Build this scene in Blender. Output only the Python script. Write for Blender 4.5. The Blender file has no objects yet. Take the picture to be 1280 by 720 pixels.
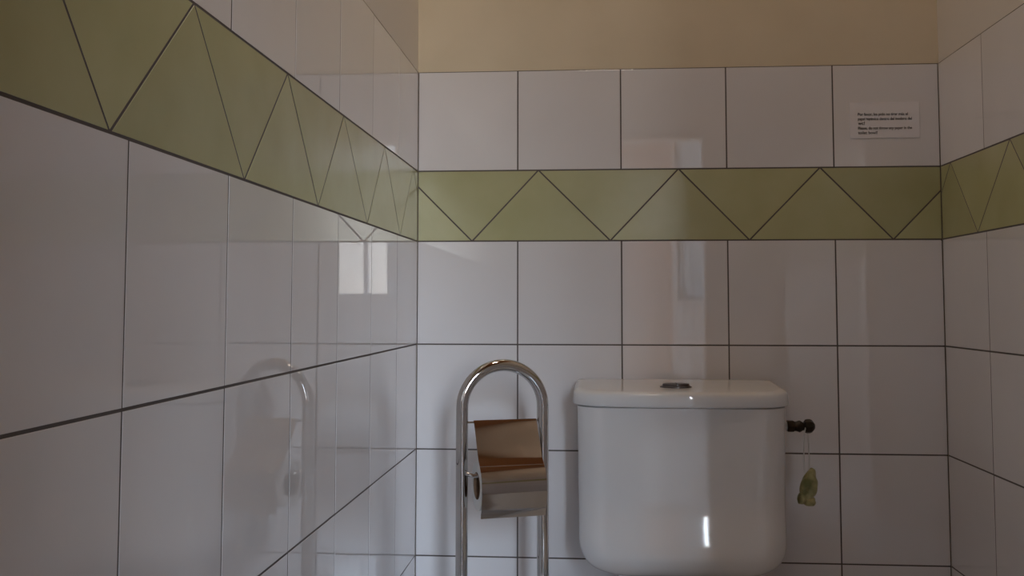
import bpy, bmesh, math, random
from mathutils import Vector, Matrix
random.seed(7)
S = bpy.context.scene
C = S.collection

# ------------------------------------------------------------------ measurements (metres)
W = 0.9906            # room width
DEPTH = 2.45          # back wall (y = 0) to the wall with the doorway
CEIL = 2.50
T0, T1, T2 = 1.3315, 1.1358, 0.9988      # top of the tiles, top and bottom of the green border
ROWS = [(0.0, 0.2), (0.2, 0.3993), (0.3993, 0.6), (0.6, 0.8), (0.8, T2), (T1, T0)]
BACK_X = [0.0, 0.1954, 0.3945, 0.595, 0.7949, W]
GAP = 0.0013          # half a joint

# ------------------------------------------------------------------ material helpers
def srgb(r, g, b):
    f = lambda c: (c / 255 / 12.92) if c / 255 <= 0.04045 else ((c / 255 + 0.055) / 1.055) ** 2.4
    return (f(r), f(g), f(b), 1)

def mat(name, col, rough=0.5, metal=0.0, ior=1.5, coat=0.0, spec=0.5, trans=0.0):
    m = bpy.data.materials.new(name); m.use_nodes = True
    b = m.node_tree.nodes['Principled BSDF']
    b.inputs['Base Color'].default_value = col if len(col) == 4 else (*col, 1)
    b.inputs['Roughness'].default_value = rough
    b.inputs['Metallic'].default_value = metal
    b.inputs['IOR'].default_value = ior
    b.inputs['Coat Weight'].default_value = coat
    b.inputs['Specular IOR Level'].default_value = spec
    b.inputs['Transmission Weight'].default_value = trans
    return m

def noise_color(m, c1, c2, scale, detail=3.0, lo=0.35, hi=0.65, stretch=(1, 1, 1), tone=0.0):
    """Mottle of two colours; tone adds the fired colour difference from tile to tile."""
    nt = m.node_tree; N = nt.nodes; L = nt.links
    b = N['Principled BSDF']
    tc = N.new('ShaderNodeTexCoord'); mp = N.new('ShaderNodeMapping')
    mp.inputs['Scale'].default_value = stretch
    L.new(tc.outputs['Object'], mp.inputs['Vector'])
    n = N.new('ShaderNodeTexNoise'); n.inputs['Scale'].default_value = scale; n.inputs['Detail'].default_value = detail
    L.new(mp.outputs['Vector'], n.inputs['Vector'])
    r = N.new('ShaderNodeValToRGB')
    r.color_ramp.elements[0].position = lo; r.color_ramp.elements[0].color = (*c1[:3], 1)
    r.color_ramp.elements[1].position = hi; r.color_ramp.elements[1].color = (*c2[:3], 1)
    L.new(n.outputs['Fac'], r.inputs['Fac'])
    out = r.outputs['Color']
    if tone:
        a = N.new('ShaderNodeAttribute'); a.attribute_name = 'tile_tone'
        mr = N.new('ShaderNodeMapRange')
        mr.inputs['To Min'].default_value = 1 - tone; mr.inputs['To Max'].default_value = 1 + tone
        L.new(a.outputs['Fac'], mr.inputs['Value'])
        mx = N.new('ShaderNodeMix'); mx.data_type = 'RGBA'; mx.blend_type = 'MULTIPLY'
        mx.inputs['Factor'].default_value = 1.0
        L.new(out, mx.inputs['A']); L.new(mr.outputs['Result'], mx.inputs['B'])
        out = mx.outputs['Result']
    L.new(out, b.inputs['Base Color'])
    return n, mp

def add_bump(m, scale, strength, dist=0.002, detail=2.0, stretch=(1, 1, 1)):
    nt = m.node_tree; N = nt.nodes; L = nt.links
    tc = N.new('ShaderNodeTexCoord'); mp = N.new('ShaderNodeMapping'); mp.inputs['Scale'].default_value = stretch
    n = N.new('ShaderNodeTexNoise'); n.inputs['Scale'].default_value = scale; n.inputs['Detail'].default_value = detail
    bp = N.new('ShaderNodeBump'); bp.inputs['Strength'].default_value = strength; bp.inputs['Distance'].default_value = dist
    L.new(tc.outputs['Object'], mp.inputs['Vector']); L.new(mp.outputs['Vector'], n.inputs['Vector'])
    L.new(n.outputs['Fac'], bp.inputs['Height']); L.new(bp.outputs['Normal'], N['Principled BSDF'].inputs['Normal'])

M = {}
M['white'] = mat('white_glazed_tile', (0.66, 0.625, 0.63), 0.015, ior=1.56, coat=0.4)
M['white'].node_tree.nodes['Principled BSDF'].inputs['Coat IOR'].default_value = 1.55
M['white'].node_tree.nodes['Principled BSDF'].inputs['Coat Roughness'].default_value = 0.01
noise_color(M['white'], (0.745, 0.72, 0.725), (0.775, 0.75, 0.755), 5, tone=0.03)
add_bump(M['white'], 6, 0.10, 0.0010, 1.0)
M['green'] = mat('olive_green_tile', (0.36, 0.35, 0.17), 0.22, ior=1.5)
noise_color(M['green'], (0.435, 0.42, 0.215), (0.49, 0.475, 0.265), 9, 4, 0.3, 0.7, tone=0.07)
add_bump(M['green'], 12, 0.12, 0.001, 2)
M['grout'] = mat('dark_grey_grout', (0.11, 0.092, 0.085), 0.9)
M['plaster'] = mat('cream_plaster', (0.70, 0.60, 0.43), 0.75)
noise_color(M['plaster'], (0.66, 0.565, 0.41), (0.71, 0.61, 0.45), 6, 5)
add_bump(M['plaster'], 30, 0.15, 0.003, 4)
M['plaster_side'] = mat('pale_painted_plaster', (0.71, 0.66, 0.60), 0.5)
M['floor'] = mat('terracotta_floor', (0.24, 0.20, 0.175), 0.07)
noise_color(M['floor'], (0.44, 0.43, 0.42), (0.52, 0.51, 0.50), 6)
add_bump(M['floor'], 14, 0.25, 0.002, 2)
M['dimmer'] = mat('dimming_cloth', (0.6, 0.6, 0.6), 0.9)  # translucent cloth for the added sheet that weakens the window's left strip
nt_ = M['dimmer'].node_tree
tr_ = nt_.nodes.new('ShaderNodeBsdfTranslucent'); tr_.inputs['Color'].default_value = (0.17, 0.175, 0.18, 1)
nt_.links.new(tr_.outputs['BSDF'], nt_.nodes['Material Output'].inputs['Surface'])
M['hall'] = mat('hall_white_plaster', (0.74, 0.75, 0.76), 0.8)
M['wood'] = mat('brown_wood', (0.25, 0.12, 0.05), 0.45)
noise_color(M['wood'], (0.34, 0.145, 0.05), (0.46, 0.215, 0.085), 8, 4, 0.3, 0.7, (1, 12, 12))
M['ceramic'] = mat('white_sanitary_ceramic', (0.80, 0.79, 0.79), 0.04, ior=1.55)
add_bump(M['ceramic'], 26, 0.05, 0.001, 2)
M['chrome'] = mat('polished_chrome', (0.62, 0.60, 0.59), 0.06, metal=1.0)
noise_color(M['chrome'], (0.58, 0.56, 0.55), (0.66, 0.64, 0.62), 14)
M['cover'] = mat('polished_steel_sheet', (0.60, 0.57, 0.54), 0.09, metal=1.0)
noise_color(M['cover'], (0.50, 0.455, 0.425), (0.56, 0.51, 0.475), 10)
M['dark_brass'] = mat('tarnished_dark_brass', (0.035, 0.026, 0.018), 0.35, metal=0.6)
M['plastic'] = mat('white_plastic', (0.62, 0.62, 0.60), 0.35)
M['paper'] = mat('tissue_paper', (0.78, 0.77, 0.75), 0.95)
M['card'] = mat('brown_cardboard', (0.16, 0.09, 0.05), 0.9)
M['note'] = mat('note_paper', (0.82, 0.79, 0.81), 0.35)
M['ink'] = mat('black_ink', (0.03, 0.025, 0.025), 0.7)
M['clear'] = mat('clear_plastic_strap', (0.80, 0.80, 0.78), 0.2, ior=1.45, trans=0.15)
M['gel'] = mat('yellow_green_gel', (0.26, 0.27, 0.08), 0.3)
noise_color(M['gel'], (0.17, 0.19, 0.07), (0.46, 0.42, 0.20), 40, 3, 0.34, 0.58)
M['button'] = mat('dull_dark_chrome', (0.16, 0.14, 0.13), 0.3, metal=1.0)
M['rubber'] = mat('black_rubber', (0.02, 0.02, 0.02), 0.7)

# ------------------------------------------------------------------ object helpers
def link(name, bm, mats, parent=None, smooth=False, angle=35, loc=None):
    me = bpy.data.meshes.new(name); bm.normal_update(); bm.to_mesh(me); bm.free()
    for m in (mats if isinstance(mats, (list, tuple)) else [mats]): me.materials.append(m)
    o = bpy.data.objects.new(name, me); C.objects.link(o)
    if smooth:
        me.polygons.foreach_set('use_smooth', [True] * len(me.polygons))
        if angle < 180:
            me.set_sharp_from_angle(angle=math.radians(angle))
    if parent: o.parent = parent
    if loc: o.location = loc
    return o

def empty(name, loc, rz=0):
    o = bpy.data.objects.new(name, None); C.objects.link(o)
    o.location = loc; o.rotation_euler = (0, 0, rz); o.empty_display_size = 0.05
    return o

def tag(o, label, cat, group=None):
    o['label'] = label; o['category'] = cat
    if group: o['group'] = group

def structure(o, label=None, cat=None):
    o['kind'] = 'structure'
    if label: o['label'] = label
    if cat: o['category'] = cat
    return o

def box(bm, x0, x1, y0, y1, z0, z1, bev=0.0, mi=0):
    vs = [bm.verts.new((x, y, z)) for x in (x0, x1) for y in (y0, y1) for z in (z0, z1)]
    fs = [bm.faces.new([vs[i] for i in q]) for q in
          ((0, 1, 3, 2), (4, 6, 7, 5), (0, 4, 5, 1), (2, 3, 7, 6), (0, 2, 6, 4), (1, 5, 7, 3))]
    for f in fs: f.material_index = mi
    if bev:
        es = list({e for f in fs for e in f.edges})
        bmesh.ops.bevel(bm, geom=es, offset=bev, segments=2, affect='EDGES', profile=0.5)
    return vs

def loft(bm, rings, close_u=True, cap0=True, cap1=True):
    R = [[bm.verts.new(p) for p in ring] for ring in rings]
    n = len(R[0])
    for a, b in zip(R, R[1:]):
        for i in range(n if close_u else n - 1):
            j = (i + 1) % n
            bm.faces.new((a[i], a[j], b[j], b[i]))
    if cap0: bm.faces.new(list(reversed(R[0])))
    if cap1: bm.faces.new(R[-1])
    return R

def tube(bm, pts, r, n=16, caps=True):
    """Round tube along a polyline, radius per point or one value."""
    pts = [Vector(p) for p in pts]
    rs = r if isinstance(r, (list, tuple)) else [r] * len(pts)
    t0 = (pts[1] - pts[0]).normalized()
    up = Vector((0, 0, 1)) if abs(t0.z) < 0.9 else Vector((0, 1, 0))
    nrm = t0.cross(up).normalized()
    rings = []
    for i, p in enumerate(pts):
        if i == 0: t = t0
        elif i == len(pts) - 1: t = (pts[i] - pts[i - 1]).normalized()
        else: t = ((pts[i + 1] - p).normalized() + (p - pts[i - 1]).normalized()).normalized()
        nrm = (nrm - t * nrm.dot(t)).normalized()
        bi = t.cross(nrm)
        rings.append([p + (nrm * math.cos(2 * math.pi * k / n) + bi * math.sin(2 * math.pi * k / n)) * rs[i] for k in range(n)])
    loft(bm, rings, cap0=caps, cap1=caps)

def lathe_x(bm, prof, c, n=24):
    """Revolve (x, r) pairs about an axis along x through c."""
    rings = [[(c[0] + x, c[1] + r * math.cos(2 * math.pi * k / n), c[2] + r * math.sin(2 * math.pi * k / n)) for k in range(n)] for x, r in prof]
    loft(bm, rings)

# ------------------------------------------------------------------ tiled walls
def clip(poly, lo, hi):
    """Clip a polygon (u, v) to lo <= u <= hi."""
    for sgn, lim in ((1, lo), (-1, hi)):
        out = []
        for i, p in enumerate(poly):
            q = poly[(i + 1) % len(poly)]
            a, b = sgn * (p[0] - lim), sgn * (q[0] - lim)
            if a >= 0: out.append(p)
            if a * b < 0:
                t = a / (a - b); out.append((p[0] + t * (q[0] - p[0]), p[1] + t * (q[1] - p[1])))
        poly = out
        if len(poly) < 3: return []
    return poly

def inset(poly, d):
    """Move every side of a convex counter-clockwise polygon inwards by d."""
    n = len(poly); lines = []
    for i in range(n):
        p, q = poly[i], poly[(i + 1) % n]
        dx, dy = q[0] - p[0], q[1] - p[1]; l = math.hypot(dx, dy)
        nx, ny = -dy / l, dx / l
        lines.append((p[0] + nx * d, p[1] + ny * d, dx / l, dy / l))
    out = []
    for i in range(n):
        a, b = lines[i - 1], lines[i]
        det = a[2] * b[3] - a[3] * b[2]
        t = ((b[0] - a[0]) * b[3] - (b[1] - a[1]) * b[2]) / det
        out.append((a[0] + a[2] * t, a[1] + a[3] * t))
    return out

def area(poly):
    return 0.5 * sum(poly[i][0] * poly[(i + 1) % len(poly)][1] - poly[(i + 1) % len(poly)][0] * poly[i][1] for i in range(len(poly)))

def tile_prism(bm, poly, frame, lay, tilt=(0, 0), thick=0.0014, bev=0.0004):
    if area(poly) < 0: poly = poly[::-1]
    if abs(area(poly)) < 2e-4: return
    p0 = inset(poly, GAP); p1 = inset(poly, GAP + bev)
    cu = sum(p[0] for p in p0) / len(p0); cv = sum(p[1] for p in p0) / len(p0)
    h = lambda p: (p[0] - cu) * tilt[0] + (p[1] - cv) * tilt[1]
    tone = random.random()
    rings = [[frame(u, v, 0.0) for u, v in p0],
             [frame(u, v, thick - bev * 0.8 + h((u, v))) for u, v in p0],
             [frame(*[0.5 * (a + b) for a, b in zip(p, q)], thick - bev * 0.22 + h(q)) for p, q in zip(p0, p1)],
             [frame(u, v, thick + h((u, v))) for u, v in p1]]
    R = [[bm.verts.new(p) for p in r] for r in rings]
    n = len(p0); fs = []
    for a, b in zip(R, R[1:]):
        for i in range(n):
            fs.append(bm.faces.new((a[i], a[(i + 1) % n], b[(i + 1) % n], b[i])))
    fs.append(bm.faces.new(R[-1]))
    for f in fs: f[lay] = tone

def new_tile_bm():
    bm = bmesh.new(); return bm, bm.faces.layers.float.new('tile_tone')

TILTS = {}
def tilt_rnd(sd): return max(-1.6 * sd, min(1.6 * sd, random.gauss(0, sd)))
def tile_field(name, cols, frame, parent, key):
    bm, lay = new_tile_bm()
    for r, (z0, z1) in enumerate(ROWS):
        for c, (a, b) in enumerate(zip(cols, cols[1:])):
            t = TILTS.get((key, c, r), (tilt_rnd(0.0013), tilt_rnd(0.0013)))
            tile_prism(bm, [(a, z0), (b, z0), (b, z1), (a, z1)], frame, lay, t)
    bmesh.ops.recalc_face_normals(bm, faces=bm.faces)
    return link(name, bm, M['white'], parent)

def border(name, tops, bots, lo, hi, frame, parent):
    """Zigzag of triangular tiles between T2 and T1."""
    bm, lay = new_tile_bm()
    for i in range(len(bots)):
        tile_prism_poly = clip([(tops[i], T1), (bots[i], T2), (tops[i + 1], T1)], lo, hi)
        if tile_prism_poly: tile_prism(bm, tile_prism_poly, frame, lay, (tilt_rnd(0.0016), tilt_rnd(0.0016)))
        if i + 1 < len(bots):
            q = clip([(bots[i], T2), (bots[i + 1], T2), (tops[i + 1], T1)], lo, hi)
            if q: tile_prism(bm, q, frame, lay, (tilt_rnd(0.0016), tilt_rnd(0.0016)))
    bmesh.ops.recalc_face_normals(bm, faces=bm.faces)
    return link(name, bm, M['green'], parent)

def wall(name, x0, x1, y0, y1, frame, u1, kind):
    """Wall body: plaster above the tiles, grout bed behind them."""
    bm = bmesh.new()
    box(bm, x0, x1, y0, y1, 0, CEIL)
    w = structure(link(name, bm, M['plaster'] if kind == 'back' else M['plaster_side']))
    g = bmesh.new()
    ring = [[frame(u, v, d) for u, v in ((0, 0), (u1, 0), (u1, T0), (0, T0))] for d in (0.0002, 0.0010)]
    loft(g, ring); bmesh.ops.recalc_face_normals(g, faces=g.faces)
    link('grout_bed', g, M['grout'], w)
    return w

fr_back = lambda u, v, d: (u, 0.0014 - d, v)
fr_left = lambda u, v, d: (-0.0014 + d, -u, v)
fr_right = lambda u, v, d: (W + 0.0014 - d, -u, v)
wb = wall('wall_back', -0.12, W + 0.12, 0.0014, 0.14, fr_back, W, 'back')
wl = wall('wall_left', -0.12, -0.0014, -DEPTH - 0.1, 0.0014, fr_left, DEPTH, 'left')
wr = wall('wall_right', W + 0.0014, W + 0.12, -DEPTH - 0.1, 0.0014, fr_right, DEPTH, 'right')
tile_field('white_tiling', BACK_X, fr_back, wb, 'b')
LY = [0.0] + [0.0 - 0.0062 + 0.2 * k + 0.0 for k in range(1, 13)] + [DEPTH]
LY = [max(0, y) for y in LY]
tile_field('white_tiling', LY, fr_left, wl, 'l')
RY = [0.0] + [0.2065 + 0.2 * k for k in range(0, 12)] + [DEPTH]
tile_field('white_tiling', RY, fr_right, wr, 'r')
border('green_border', [-0.295, -0.03, 0.2355, 0.5037, 0.769, 1.034, 1.299], [-0.158, 0.1067, 0.3734, 0.636, 0.9016, 1.166], 0, W, fr_back, wb)
lt = [-0.21, 0.05] + [0.3119 + 0.256 * k for k in range(0, 10)]
lb = [-0.09, 0.17] + [0.432 + 0.2615 * k for k in range(0, 9)]
lt = [-0.21, 0.05, 0.306, 0.5714, 0.8207, 1.0814, 1.342, 1.60, 1.86, 2.12, 2.38, 2.64]
lb = [-0.09, 0.172, 0.425, 0.6917, 0.9517, 1.2224, 1.483, 1.743, 2.0, 2.26, 2.52]
border('green_border', lt, lb, 0, DEPTH, fr_left, wl)
rt = [-0.21] + [0.0506 + 0.258 * k for k in range(0, 12)]
rb = [-0.085] + [0.1696 + 0.258 * k for k in range(0, 11)]
border('green_border', rt, rb, 0, DEPTH, fr_right, wr)

# wall behind the viewer with the doorway the daylight comes through
DX0, DX1, DZ = 0.47, 0.82, 1.60  # unseen opening, narrowed on the left to darken the left wall
bm = bmesh.new()
box(bm, -0.0022, DX0, -DEPTH - 0.1, -DEPTH, 0, DZ)
box(bm, DX1, W + 0.0022, -DEPTH - 0.1, -DEPTH, 0, DZ)
box(bm, -0.0022, W + 0.0022, -DEPTH - 0.1, -DEPTH, DZ, CEIL)
wf = structure(link('wall_front', bm, M['plaster_side']))
HX0, HX1, HY = -1.6, 2.3, -5.0      # the hall outside the doorway
bm = bmesh.new()
box(bm, HX0 - 0.1, -0.0022, -DEPTH - 0.1, -DEPTH, 0, CEIL)
box(bm, W + 0.0022, HX1 + 0.1, -DEPTH - 0.1, -DEPTH, 0, CEIL)
structure(link('wall_hall_near', bm, M['hall']))
bm = bmesh.new(); box(bm, HX0 - 0.1, HX0, HY, -DEPTH - 0.1, 0, CEIL); structure(link('wall_hall_left', bm, M['hall']))
bm = bmesh.new(); box(bm, HX1, HX1 + 0.1, HY, -DEPTH - 0.1, 0, CEIL); structure(link('wall_hall_right', bm, M['hall']))
WX0, WX1, WZ0, WZ1 = 0.90, 1.66, 0.92, 2.40
bm = bmesh.new()
box(bm, HX0 - 0.1, WX0, HY - 0.15, HY, 0, CEIL); box(bm, WX1, HX1 + 0.1, HY - 0.15, HY, 0, CEIL)
box(bm, WX0, WX1, HY - 0.15, HY, 0, WZ0); box(bm, WX0, WX1, HY - 0.15, HY, WZ1, CEIL)
structure(link('wall_hall_far', bm, M['hall']))
bm = bmesh.new()
for a, b, c, d in ((WX0, WX0 + 0.04, WZ0, WZ1), (WX1 - 0.04, WX1, WZ0, WZ1), (WX0 + 0.04, WX1 - 0.04, WZ0, WZ0 + 0.04), (WX0 + 0.04, WX1 - 0.04, WZ1 - 0.04, WZ1), (1.265, 1.295, WZ0 + 0.04, WZ1 - 0.04)):
    box(bm, a, b, HY - 0.09, HY - 0.04, c, d, 0.004)
win = structure(link('window_1', bm, M['hall']))
bm = bmesh.new()
ring = lambda z: [(0.905 + 0.20 * k / 40, HY - 0.02 + 0.008 * math.sin(k * 1.25), z) for k in range(41)] + [(0.905 + 0.20 * k / 40, HY - 0.0195 + 0.008 * math.sin(k * 1.25), z) for k in range(40, -1, -1)]
loft(bm, [ring(WZ0 + 0.01), ring(WZ1 - 0.01)]); bmesh.ops.recalc_face_normals(bm, faces=bm.faces)
link('dimming_sheet', bm, M['dimmer'], win)  # unseen sheet, added to dim the window's streak in the back tiles
bm = bmesh.new()
box(bm, 0.48, 0.86, HY, HY + 0.045, 0.0, 2.05, 0.004)
for z0, z1 in ((0.15, 0.95), (1.10, 1.92)): box(bm, 0.54, 0.80, HY + 0.045, HY + 0.055, z0, z1, 0.004)
structure(link('reflection_panel', bm, M['wood']))  # unseen door-shaped panel, added for a dark brown reflection in the tiles
bm = bmesh.new(); box(bm, HX0 - 0.1, HX1 + 0.1, HY - 0.15, 0.14, -0.1, 0)
fl = structure(link('floor', bm, M['floor']))
bm = bmesh.new(); box(bm, HX0 - 0.1, HX1 + 0.1, HY - 0.15, 0.14, CEIL, CEIL + 0.1)
structure(link('ceiling', bm, M['wood']))
# door frame round the doorway
bm = bmesh.new()
for a, b, z0, z1 in ((DX0 - 0.05, DX0 + 0.0, 0, DZ + 0.05), (DX1, DX1 + 0.05, 0, DZ + 0.05), (DX0, DX1, DZ, DZ + 0.05)):
    box(bm, a, b, -DEPTH, -DEPTH + 0.02, z0, z1, 0.004)
structure(link('trim_1', bm, M['wood']))

# ------------------------------------------------------------------ toilet
def d_outline(cx, hw, yb, yf, rx=0.048, ry=0.046, bow=0.0, nc=14, nf=12, ns=6):
    """Plan of a cistern: straight back at yb, front at yf with round corners and a slight bow."""
    pts = []
    rx = min(rx, hw * 0.8); ry = min(ry, (yb - yf) * 0.8)
    for k in range(ns): pts.append((hw, yb + (yf + ry - yb) * k / ns))
    for k in range(nc):
        a = math.pi / 2 * k / nc
        pts.append((hw - rx + rx * math.cos(a), yf + ry - ry * math.sin(a)))
    for k in range(nf + 1): pts.append(((hw - rx) * (1 - 2 * k / nf), yf))
    for k in range(1, nc + 1):
        a = math.pi / 2 * (1 - k / nc)
        pts.append((-(hw - rx) - rx * math.cos(a), yf + ry - ry * math.sin(a)))
    for k in range(1, ns + 1): pts.append((-hw, yf + ry + (yb - yf - ry) * k / ns))
    out = []
    for x, y in pts:
        g = min(1.0, max(0.0, (yb - y) / (yb - yf)))
        out.append((cx + x, y - bow * g * g * (1 - (x / hw) ** 2)))
    return out

CX = 0.4903
toilet = empty('toilet', (CX, -0.35, 0))
tag(toilet, 'white ceramic toilet with a rounded cistern against the back wall', 'toilet')
def tp(x, y, z): return (x - CX, y + 0.35, z)

def cistern_ring(z, hw, yb, yf, bow): return [tp(x, y, z) for x, y in d_outline(CX, hw, yb, yf, bow=bow)]
ZB, ZT = 0.4120, 0.701
rings = []
def flare(z):                       # the front swells out a little just above the tucked-under bottom
    t = min(1.0, max(0.0, (0.545 - z) / 0.095))
    return 0.015 * t * t * (3 - 2 * t)
def side_inset(z, rz=0.064, rx=0.060):
    if z >= ZB + rz: return 0.0
    q = 1 - (z - ZB) / rz
    return rx * (1 - math.sqrt(max(0.0, 1 - q * q)))
def front_inset(z, rz=0.043, ry=0.060):
    if z >= ZB + rz: return 0.0
    q = 1 - (z - ZB) / rz
    return ry * (1 - math.sqrt(max(0.0, 1 - q * q)))
zs = [ZB + 0.066 * (1 - math.cos(math.pi / 2 * k / 22)) for k in range(23)] + [ZB + 0.066 + (ZT - ZB - 0.066) * k / 24 for k in range(1, 25)]
for z in zs:
    f = (z - ZB) / (ZT - ZB)
    rings.append(cistern_ring(z, 0.1750 + 0.0030 * f - side_inset(z), -0.018, -0.191 - 0.004 * f - flare(z) + front_inset(z), 0.003))
rings.append(cistern_ring(ZT + 0.004, 0.171, -0.024, -0.172, 0.018))
bm = bmesh.new(); loft(bm, rings); bmesh.ops.recalc_face_normals(bm, faces=bm.faces)
cistern = link('cistern', bm, M['ceramic'], toilet, True, 50)

# lid: overhangs the body, slopes a little to the front, rounded upper edge
LHW, LYF, LBOW = 0.1857, -0.188, 0.021
rings = []
def lid_ring(z, d, slope=0.0):
    out = []
    for x, y in d_outline(CX, LHW - d, -0.008 - d * 0.3, LYF + d, bow=LBOW):
        out.append(tp(x, y, z - slope * max(0, -(y + 0.008)) * 0.042))
    return out
rings.append(lid_ring(0.7075, 0.020)); rings.append(lid_ring(0.7035, 0.006)); rings.append(lid_ring(0.7030, 0.003))
rings.append(lid_ring(0.7040, 0.0008)); rings.append(lid_ring(0.7060, 0.0))
rings.append(lid_ring(0.7225, 0.0008, 0.3))
for k in range(1, 8):
    a = math.pi / 2 * k / 7
    rings.append(lid_ring(0.7245 + 0.0125 * math.sin(a), 0.0010 + 0.0125 * (1 - math.cos(a)), 0.3 + 0.7 * math.sin(a)))
rings.append(lid_ring(0.7375, 0.03, 1.0)); rings.append(lid_ring(0.7378, 0.06, 1.0))
bm = bmesh.new(); loft(bm, rings); bmesh.ops.recalc_face_normals(bm, faces=bm.faces)
lid = link('cistern_lid', bm, M['ceramic'], toilet, True, 60)

# flush button: oval chrome collar with two half buttons
def oval(cx, cy, z, a, b, n=40, x_lo=-9, x_hi=9):
    out = []
    for k in range(n):
        t = 2 * math.pi * k / n
        out.append((min(max(cx + a * math.cos(t), x_lo), x_hi), cy + b * math.sin(t), z))
    return out
bx, by, bz = 0.484 - CX, -0.135 + 0.35, 0.7318
bm = bmesh.new()
loft(bm, [oval(bx, by, bz - 0.001, 0.028, 0.021), oval(bx, by, bz + 0.0022, 0.0275, 0.0205), oval(bx, by, bz + 0.003, 0.0255, 0.0185), oval(bx, by, bz + 0.0012, 0.0245, 0.0175)])
bmesh.ops.recalc_face_normals(bm, faces=bm.faces)
fb = link('flush_button', bm, M['button'], toilet, True, 40)
for lo, hi in ((-9, bx - 0.0008), (bx + 0.0008, 9)):
    bm = bmesh.new()
    loft(bm, [oval(bx, by, bz + 0.001, 0.0235, 0.0165, x_lo=lo, x_hi=hi), oval(bx, by, bz + 0.0062, 0.0232, 0.0162, x_lo=lo, x_hi=hi), oval(bx, by, bz + 0.0074, 0.021, 0.014, x_lo=lo, x_hi=hi)])
    bmesh.ops.remove_doubles(bm, verts=bm.verts, dist=1e-5)
    bmesh.ops.recalc_face_normals(bm, faces=bm.faces)
    link('half_button', bm, M['button'], fb, True, 40)

# bowl below the picture's edge: pedestal, rim shelf, seat and lid
def egg(z, hw, yb, yf, n=48):
    cy = yb - (yb - yf) * 0.45
    out = []
    for k in range(n):
        t = 2 * math.pi * k / n
        c, s = math.cos(t), math.sin(t)
        y = cy + (s * (yb - cy) if s > 0 else s * (cy - yf))
        x = math.copysign(abs(c) ** 0.9, c) * hw
        out.append(tp(CX + x, y, z))
    return out
bm = bmesh.new()
loft(bm, [egg(0.0, 0.115, -0.10, -0.50), egg(0.012, 0.118, -0.09, -0.51), egg(0.03, 0.110, -0.10, -0.49), egg(0.16, 0.10, -0.09, -0.47), egg(0.26, 0.13, -0.07, -0.56),
          egg(0.34, 0.168, -0.05, -0.63), egg(0.38, 0.178, -0.04, -0.655), egg(0.388, 0.174, -0.045, -0.65),
          egg(0.386, 0.130, -0.24, -0.61), egg(0.36, 0.125, -0.25, -0.60), egg(0.26, 0.08, -0.30, -0.52), egg(0.22, 0.04, -0.33, -0.45)])
bmesh.ops.recalc_face_normals(bm, faces=bm.faces)
link('bowl', bm, M['ceramic'], toilet, True, 60)
bm = bmesh.new()                                   # shelf that carries the cistern
loft(bm, [[tp(x, y, z) for x, y in d_outline(CX, hw, -0.03, yf)] for z, hw, yf in ((0.26, 0.07, -0.10), (0.33, 0.10, -0.12), (0.40, 0.11, -0.125), (0.4125, 0.105, -0.120))])
bmesh.ops.recalc_face_normals(bm, faces=bm.faces)
link('cistern_shelf', bm, M['ceramic'], toilet, True, 50)
bm = bmesh.new()
loft(bm, [egg(0.3885, 0.178, -0.235, -0.66), egg(0.392, 0.181, -0.23, -0.665), egg(0.402, 0.180, -0.232, -0.664), egg(0.4035, 0.178, -0.234, -0.66)])
bmesh.ops.recalc_face_normals(bm, faces=bm.faces)
link('seat', bm, M['plastic'], toilet, True, 50)
bm = bmesh.new()
loft(bm, [egg(0.4045, 0.178, -0.235, -0.66), egg(0.407, 0.181, -0.23, -0.665), egg(0.415, 0.179, -0.232, -0.663), egg(0.419, 0.165, -0.245, -0.645), egg(0.421, 0.10, -0.30, -0.55)])
bmesh.ops.recalc_face_normals(bm, faces=bm.faces)
link('seat_lid', bm, M['plastic'], toilet, True, 50)

# ------------------------------------------------------------------ water valve on the cistern's right side
VX, VY, VZ = 0.6725, -0.105, 0.6632
valve = empty('stop_valve', (VX, VY, VZ))
tag(valve, 'small dark brass stop valve sticking out of the cistern\'s right side', 'valve')
bm = bmesh.new(); lathe_x(bm, [(-0.006, 0.0075), (0.0065, 0.0075), (0.0075, 0.0070)], (0, 0, 0))
bmesh.ops.recalc_face_normals(bm, faces=bm.faces)
link('washer', bm, M['plastic'], valve, True, 40)['label'] = 'white plastic washer'
bm = bmesh.new(); lathe_x(bm, [(0.0076, 0.0098), (0.0085, 0.0110), (0.018, 0.0110), (0.0195, 0.0098)], (0, 0, 0), 6)
bmesh.ops.recalc_face_normals(bm, faces=bm.faces)
link('hex_nut', bm, M['dark_brass'], valve)
bm = bmesh.new(); lathe_x(bm, [(0.0190, 0.0085), (0.023, 0.0085), (0.026, 0.0095), (0.029, 0.0105), (0.032, 0.0090), (0.035, 0.0070), (0.037, 0.0065)], (0, 0, -0.0005))
bmesh.ops.recalc_face_normals(bm, faces=bm.faces)
link('valve_body', bm, M['dark_brass'], valve, True, 40)
bm = bmesh.new()
rings = []
for x, r in [(0.0365, 0.0075), (0.0385, 0.0108), (0.042, 0.0118), (0.047, 0.0118), (0.0505, 0.0105), (0.0535, 0.0072), (0.0555, 0.0040), (0.056, 0.0015)]:
    rings.append([(x, r * (1 + 0.05 * math.cos(8 * t)) * math.cos(t), r * (1 + 0.05 * math.cos(8 * t)) * math.sin(t)) for t in [2 * math.pi * k / 48 for k in range(48)]])
loft(bm, rings); bmesh.ops.recalc_face_normals(bm, faces=bm.faces)
link('turning_knob', bm, M['dark_brass'], valve, True, 40)

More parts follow.
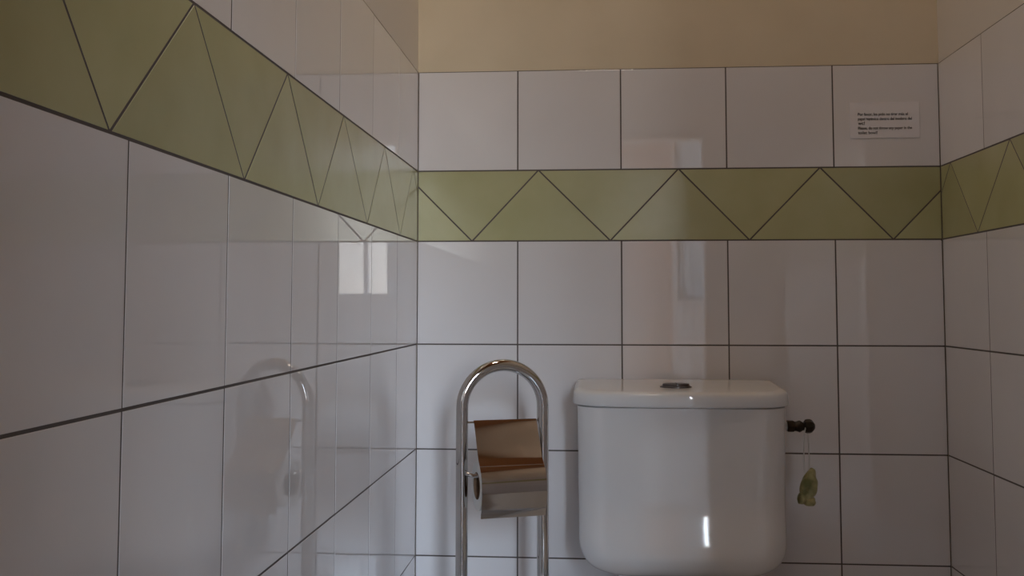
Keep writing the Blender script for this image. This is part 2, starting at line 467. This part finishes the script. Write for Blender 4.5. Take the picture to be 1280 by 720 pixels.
# ------------------------------------------------------------------ green freshener hung from the valve
FX = 0.0385
FZ = 0.533
fresh = empty('toilet_freshener', (VX + 0.0405, VY, FZ))
tag(fresh, 'lumpy yellow-green freshener hanging on a clear strap below the dark valve', 'air freshener')
bm = bmesh.new()
zt = VZ - FZ
loop = [(-0.0045, -0.0015, 0.050), (-0.0055, -0.003, 0.075), (-0.0050, -0.007, zt - 0.012), (-0.003, -0.0085, zt - 0.003), (0.0, -0.006, zt + 0.0085), (0.0, 0.0, zt + 0.0095), (0.0, 0.006, zt + 0.0085), (0.003, 0.0085, zt - 0.003), (0.0045, 0.006, zt - 0.012), (0.0050, 0.003, 0.075), (0.0045, 0.0015, 0.050)]
tube(bm, loop, 0.0011, 8)
bmesh.ops.recalc_face_normals(bm, faces=bm.faces)
link('clear_strap', bm, M['clear'], fresh, True, 60)['label'] = 'clear plastic strap'
def blob(bm, c, rad, rot=0.0, amp=0.10, seed=0, sub=4):
    g = bmesh.ops.create_icosphere(bm, subdivisions=sub, radius=1.0)
    rnd = random.Random(seed); ph = [rnd.uniform(0, 6.28) for _ in range(6)]
    Rm = Matrix.Rotation(rot, 3, 'Y')
    for v in g['verts']:
        p = v.co.copy()
        k = 1 + amp * (math.sin(4.1 * p.x + ph[0]) * math.cos(3.7 * p.z + ph[1]) + 0.6 * math.sin(6.3 * p.z + 5 * p.y + ph[2]) * math.cos(5.1 * p.x + ph[3]))
        q = Vector((p.x * rad[0], p.y * rad[1], p.z * rad[2])) * k
        v.co = Rm @ q + Vector(c)
bm = bmesh.new()
blob(bm, (0.003, 0, 0.026), (0.0140, 0.011, 0.0300), 0.20, 0.13, 3)
blob(bm, (-0.0100, -0.002, 0.005), (0.0080, 0.009, 0.0110), 0.3, 0.10, 5, 3)
blob(bm, (0.004, -0.001, 0.000), (0.0105, 0.009, 0.0090), 0.0, 0.08, 8, 3)
link('gel_block', bm, M['gel'], fresh, True, 180)

# ------------------------------------------------------------------ toilet paper stand
TH = math.radians(20)
stand = empty('toilet_paper_stand', (0.1916, -0.2635, 0.0), TH)
tag(stand, 'polished chrome hoop stand with a hinged metal cover left of the toilet', 'toilet paper holder')
HS, TR = 0.0684, 0.0098
pts = [(-HS, 0, 0.012)] + [(-HS, 0, 0.02 + 0.6885 * k / 8) for k in range(9)]
ZA = 0.7085
pts += [(-HS * math.cos(math.pi * k / 32), 0, ZA + HS * math.sin(math.pi * k / 32)) for k in range(1, 32)]
pts += [(HS, 0, 0.02 + 0.6885 * (8 - k) / 8) for k in range(9)] + [(HS, 0, 0.012)]
bm = bmesh.new(); tube(bm, pts, TR, 24); bmesh.ops.recalc_face_normals(bm, faces=bm.faces)
link('hoop', bm, M['chrome'], stand, True, 60)
bm = bmesh.new()
loft(bm, [oval(0, 0, 0.0, 0.115, 0.080), oval(0, 0, 0.010, 0.115, 0.080), oval(0, 0, 0.014, 0.110, 0.075)])
bmesh.ops.recalc_face_normals(bm, faces=bm.faces)
link('base_plate', bm, M['chrome'], stand, True, 40)
bm = bmesh.new(); tube(bm, [(-HS, 0, 0.6848), (HS, 0, 0.6848)], 0.0018, 10)
bmesh.ops.recalc_face_normals(bm, faces=bm.faces)
link('hinge_rod', bm, M['chrome'], stand, True, 60)
RYC, RZC, RR, RC = -0.014, 0.585, 0.0395, 0.0205
bm = bmesh.new()
zb = RZC + RC - 0.0042
tube(bm, [(-HS, -0.002, zb + 0.003), (-HS + 0.008, -0.008, zb + 0.002), (-HS + 0.015, RYC, zb), (HS - 0.015, RYC, zb), (HS - 0.008, -0.008, zb + 0.002), (HS, -0.002, zb + 0.003)], 0.0036, 12)
bmesh.ops.recalc_face_normals(bm, faces=bm.faces)
link('roll_bar', bm, M['chrome'], stand, True, 60)
# the hinged cover: one bent sheet
prof = [(0.0, 0.6880), (-0.0035, 0.6845), (-0.012, 0.6690), (-0.023, 0.6500), (-0.0335, 0.6312), (-0.0385, 0.6262), (-0.0450, 0.6208)]
cyc, czc, cr = -0.0140, 0.5850, 0.0468
for k in range(0, 15):
    a = math.radians(132 + (188 - 132) * k / 14)
    prof.append((cyc + cr * math.cos(a), czc + cr * math.sin(a)))
prof += [(-0.0592, 0.5705), (-0.0585, 0.5620), (-0.0578, 0.5545), (-0.0540, 0.5480), (-0.0528, 0.5405)]
bm = bmesh.new()
n = len(prof); th = 0.0009
nor = []
for i in range(n):
    a = prof[max(0, i - 1)]; b = prof[min(n - 1, i + 1)]
    dx, dz = b[0] - a[0], b[1] - a[1]; l = math.hypot(dx, dz); nor.append((dz / l, -dx / l))
ring = [(p[0], p[1]) for p in prof] + [(p[0] - q[0] * th, p[1] - q[1] * th) for p, q in reversed(list(zip(prof, nor)))]
loft(bm, [[(x, y, z) for y, z in ring] for x in (-0.0492, -0.02, 0.02, 0.0570)])
bmesh.ops.recalc_face_normals(bm, faces=bm.faces)
link('roll_cover', bm, M['cover'], stand, True, 22)['label'] = 'bent shiny metal cover'

roll = empty('toilet_roll', (0, 0, 0))
rc = Matrix.Rotation(TH, 3, 'Z') @ Vector((0, RYC, 0)) + Vector((0.1916, -0.2635, 0))
roll.location = (rc.x, rc.y, RZC); roll.rotation_euler = (0, 0, TH)
tag(roll, 'white toilet roll hanging on the stand behind the metal cover', 'toilet roll')
bm = bmesh.new()
XL, XR = -0.0465, 0.0500
def ringx(x, r, n=40): return [(x, r * math.cos(2 * math.pi * k / n), r * math.sin(2 * math.pi * k / n)) for k in range(n)]
loft(bm, [ringx(XL, RC + 0.001), ringx(XL, RR - 0.001), ringx(XL + 0.001, RR), ringx(XR - 0.001, RR), ringx(XR, RR - 0.001), ringx(XR, RC + 0.001), ringx(XL, RC + 0.001)], cap0=False, cap1=False)
bmesh.ops.remove_doubles(bm, verts=bm.verts, dist=1e-6); bmesh.ops.recalc_face_normals(bm, faces=bm.faces)
link('tissue', bm, M['paper'], roll, True, 40)
bm = bmesh.new()
loft(bm, [ringx(XL - 0.0008, RC), ringx(XL - 0.0008, RC + 0.0010), ringx(XR + 0.0008, RC + 0.0010), ringx(XR + 0.0008, RC), ringx(XL - 0.0008, RC)], cap0=False, cap1=False)
bmesh.ops.remove_doubles(bm, verts=bm.verts, dist=1e-6); bmesh.ops.recalc_face_normals(bm, faces=bm.faces)
link('cardboard_core', bm, M['card'], roll, True, 40)['label'] = 'brown cardboard core'

# ------------------------------------------------------------------ printed note on the wall
NX0, NX1, NZ0, NZ1 = 0.8255, 0.9535, 1.1905, 1.2590
note = empty('paper_note', (NX0, -0.0005, NZ0))
tag(note, 'small printed paper note stuck to the upper right wall tile', 'note')
bm = bmesh.new()
nx, nz = 14, 8; layers = []
for dy in (-0.0001, -0.0010):
    layers.append([[bm.verts.new(((NX1 - NX0) * i / nx, dy - 0.0004 * (abs(i / nx - 0.5) * 2) ** 4 * (j / nz), (NZ1 - NZ0) * j / nz)) for i in range(nx + 1)] for j in range(nz + 1)])
for g in layers:
    for j in range(nz):
        for i in range(nx): bm.faces.new((g[j][i], g[j][i + 1], g[j + 1][i + 1], g[j + 1][i]))
a_, b_ = layers
for i in range(nx):
    for j in (0, nz): bm.faces.new((a_[j][i], a_[j][i + 1], b_[j][i + 1], b_[j][i]))
for j in range(nz):
    for i in (0, nx): bm.faces.new((a_[j][i], a_[j + 1][i], b_[j + 1][i], b_[j][i]))
bmesh.ops.recalc_face_normals(bm, faces=bm.faces)
link('sheet', bm, M['note'], note)
LINES = ['Por favor, les pido no tirar m\u00e1s el', 'papel higi\u00e9nico dentro del inodoro del', 'wc!', 'Please, do not throw any paper in the', 'toilet bowl!']
WID = [0.092, 0.099, 0.0125, 0.0990, 0.0355]
for k, s in enumerate(LINES):
    cu = bpy.data.curves.new('text_line', 'FONT'); cu.body = s; cu.size = 0.0098; cu.extrude = 0.00008; cu.offset = 0.00012
    tmp = bpy.data.objects.new('text_line', cu); C.objects.link(tmp)
    dg = bpy.context.evaluated_depsgraph_get()
    me = bpy.data.meshes.new_from_object(tmp.evaluated_get(dg))
    bpy.data.objects.remove(tmp)
    xs = [v.co.x for v in me.vertices]; sc = WID[k] / (max(xs) - min(xs))
    for v in me.vertices:
        v.co = Vector(((v.co.x - min(xs)) * sc, -v.co.z, v.co.y * min(1.0, max(0.75, sc))))
    me.materials.clear(); me.materials.append(M['ink'])
    o = bpy.data.objects.new('text_line', me); C.objects.link(o); o.parent = note
    o.location = (0.0150, -0.00145, 0.0428 - 0.0088 * k)

# ------------------------------------------------------------------ light: daylight through the doorway
w = bpy.data.worlds.new('daylight'); S.world = w; w.use_nodes = True
bg = w.node_tree.nodes['Background']; bg.inputs['Color'].default_value = (0.74, 0.88, 1.0, 1); bg.inputs['Strength'].default_value = 49.0
# sky: warm pale near the horizon, bluer and brighter above
wn, wl_ = w.node_tree.nodes, w.node_tree.links
tc = wn.new('ShaderNodeTexCoord'); sx = wn.new('ShaderNodeSeparateXYZ'); cr2 = wn.new('ShaderNodeValToRGB')
mr = wn.new('ShaderNodeMapRange'); mr.inputs['From Min'].default_value = -0.10; mr.inputs['From Max'].default_value = 0.40
wl_.new(tc.outputs['Generated'], sx.inputs['Vector']); wl_.new(sx.outputs['Z'], mr.inputs['Value']); wl_.new(mr.outputs['Result'], cr2.inputs['Fac'])
e = cr2.color_ramp.elements
e[0].position = 0.0; e[0].color = (0.72, 0.64, 0.54, 1)
e[1].position = 1.0; e[1].color = (1.05, 1.45, 1.95, 1)
x_ = e.new(0.42); x_.color = (0.80, 0.84, 0.88, 1)
wl_.new(cr2.outputs['Color'], bg.inputs['Color'])
def area_light(name, loc, rot, sx, sy, power, col, portal=False):
    la = bpy.data.lights.new(name, 'AREA'); la.shape = 'RECTANGLE'; la.size = sx; la.size_y = sy
    la.energy = power; la.color = col; la.cycles.is_portal = portal
    o = bpy.data.objects.new(name, la); C.objects.link(o); o.location = loc; o.rotation_euler = rot
    return o
area_light('window_portal', ((WX0 + WX1) / 2, HY - 0.10, (WZ0 + WZ1) / 2), (math.radians(90), 0, 0), WX1 - WX0, WZ1 - WZ0, 1, (1, 1, 1), True)
area_light('hall_fill_light', (0.1, -3.0, 2.46), (0, 0, 0), 1.6, 0.5, 11, (0.94, 0.97, 1.0))  # unseen fill, added to bring ambient light in through the doorway
area_light('toilet_ceiling_lamp', (0.36, -0.62, 2.47), (0, 0, 0), 0.22, 0.22, 2.9, (1.0, 0.83, 0.66))

# ------------------------------------------------------------------ camera
cam = bpy.data.cameras.new('camera'); co = bpy.data.objects.new('camera', cam); C.objects.link(co)
f, yaw, pitch, roll_, px, py = 1232.46, -0.0782, 0.0631, 0.0007, 6.434, -57.478
cy, sy, cp, sp, cr_, sr = math.cos(yaw), math.sin(yaw), math.cos(pitch), math.sin(pitch), math.cos(roll_), math.sin(roll_)
r0 = Vector((cy, -sy, 0)); fw0 = Vector((sy, cy, 0)); u0 = Vector((0, 0, 1))
fw = fw0 * cp + u0 * sp; u1 = -fw0 * sp + u0 * cp
rr = r0 * cr_ + u1 * sr; uu = -r0 * sr + u1 * cr_
co.matrix_world = Matrix(((rr.x, uu.x, -fw.x, 0.3426), (rr.y, uu.y, -fw.y, -1.892), (rr.z, uu.z, -fw.z, 0.8769), (0, 0, 0, 1)))
cam.sensor_fit = 'HORIZONTAL'; cam.sensor_width = 36.0; cam.lens = f * 36.0 / 1280
cam.shift_x = -px / 1280; cam.shift_y = py / 1280
cam.clip_start = 0.02
S.camera = co
S.view_settings.view_transform = 'Standard'; S.view_settings.look = 'None'
S.view_settings.gamma = 1.0; S.view_settings.use_curve_mapping = False
S.view_settings.exposure = 0.0
S.cycles.max_bounces = 12; S.cycles.diffuse_bounces = 8; S.cycles.glossy_bounces = 6
S.cycles.sample_clamp_indirect = 6.0
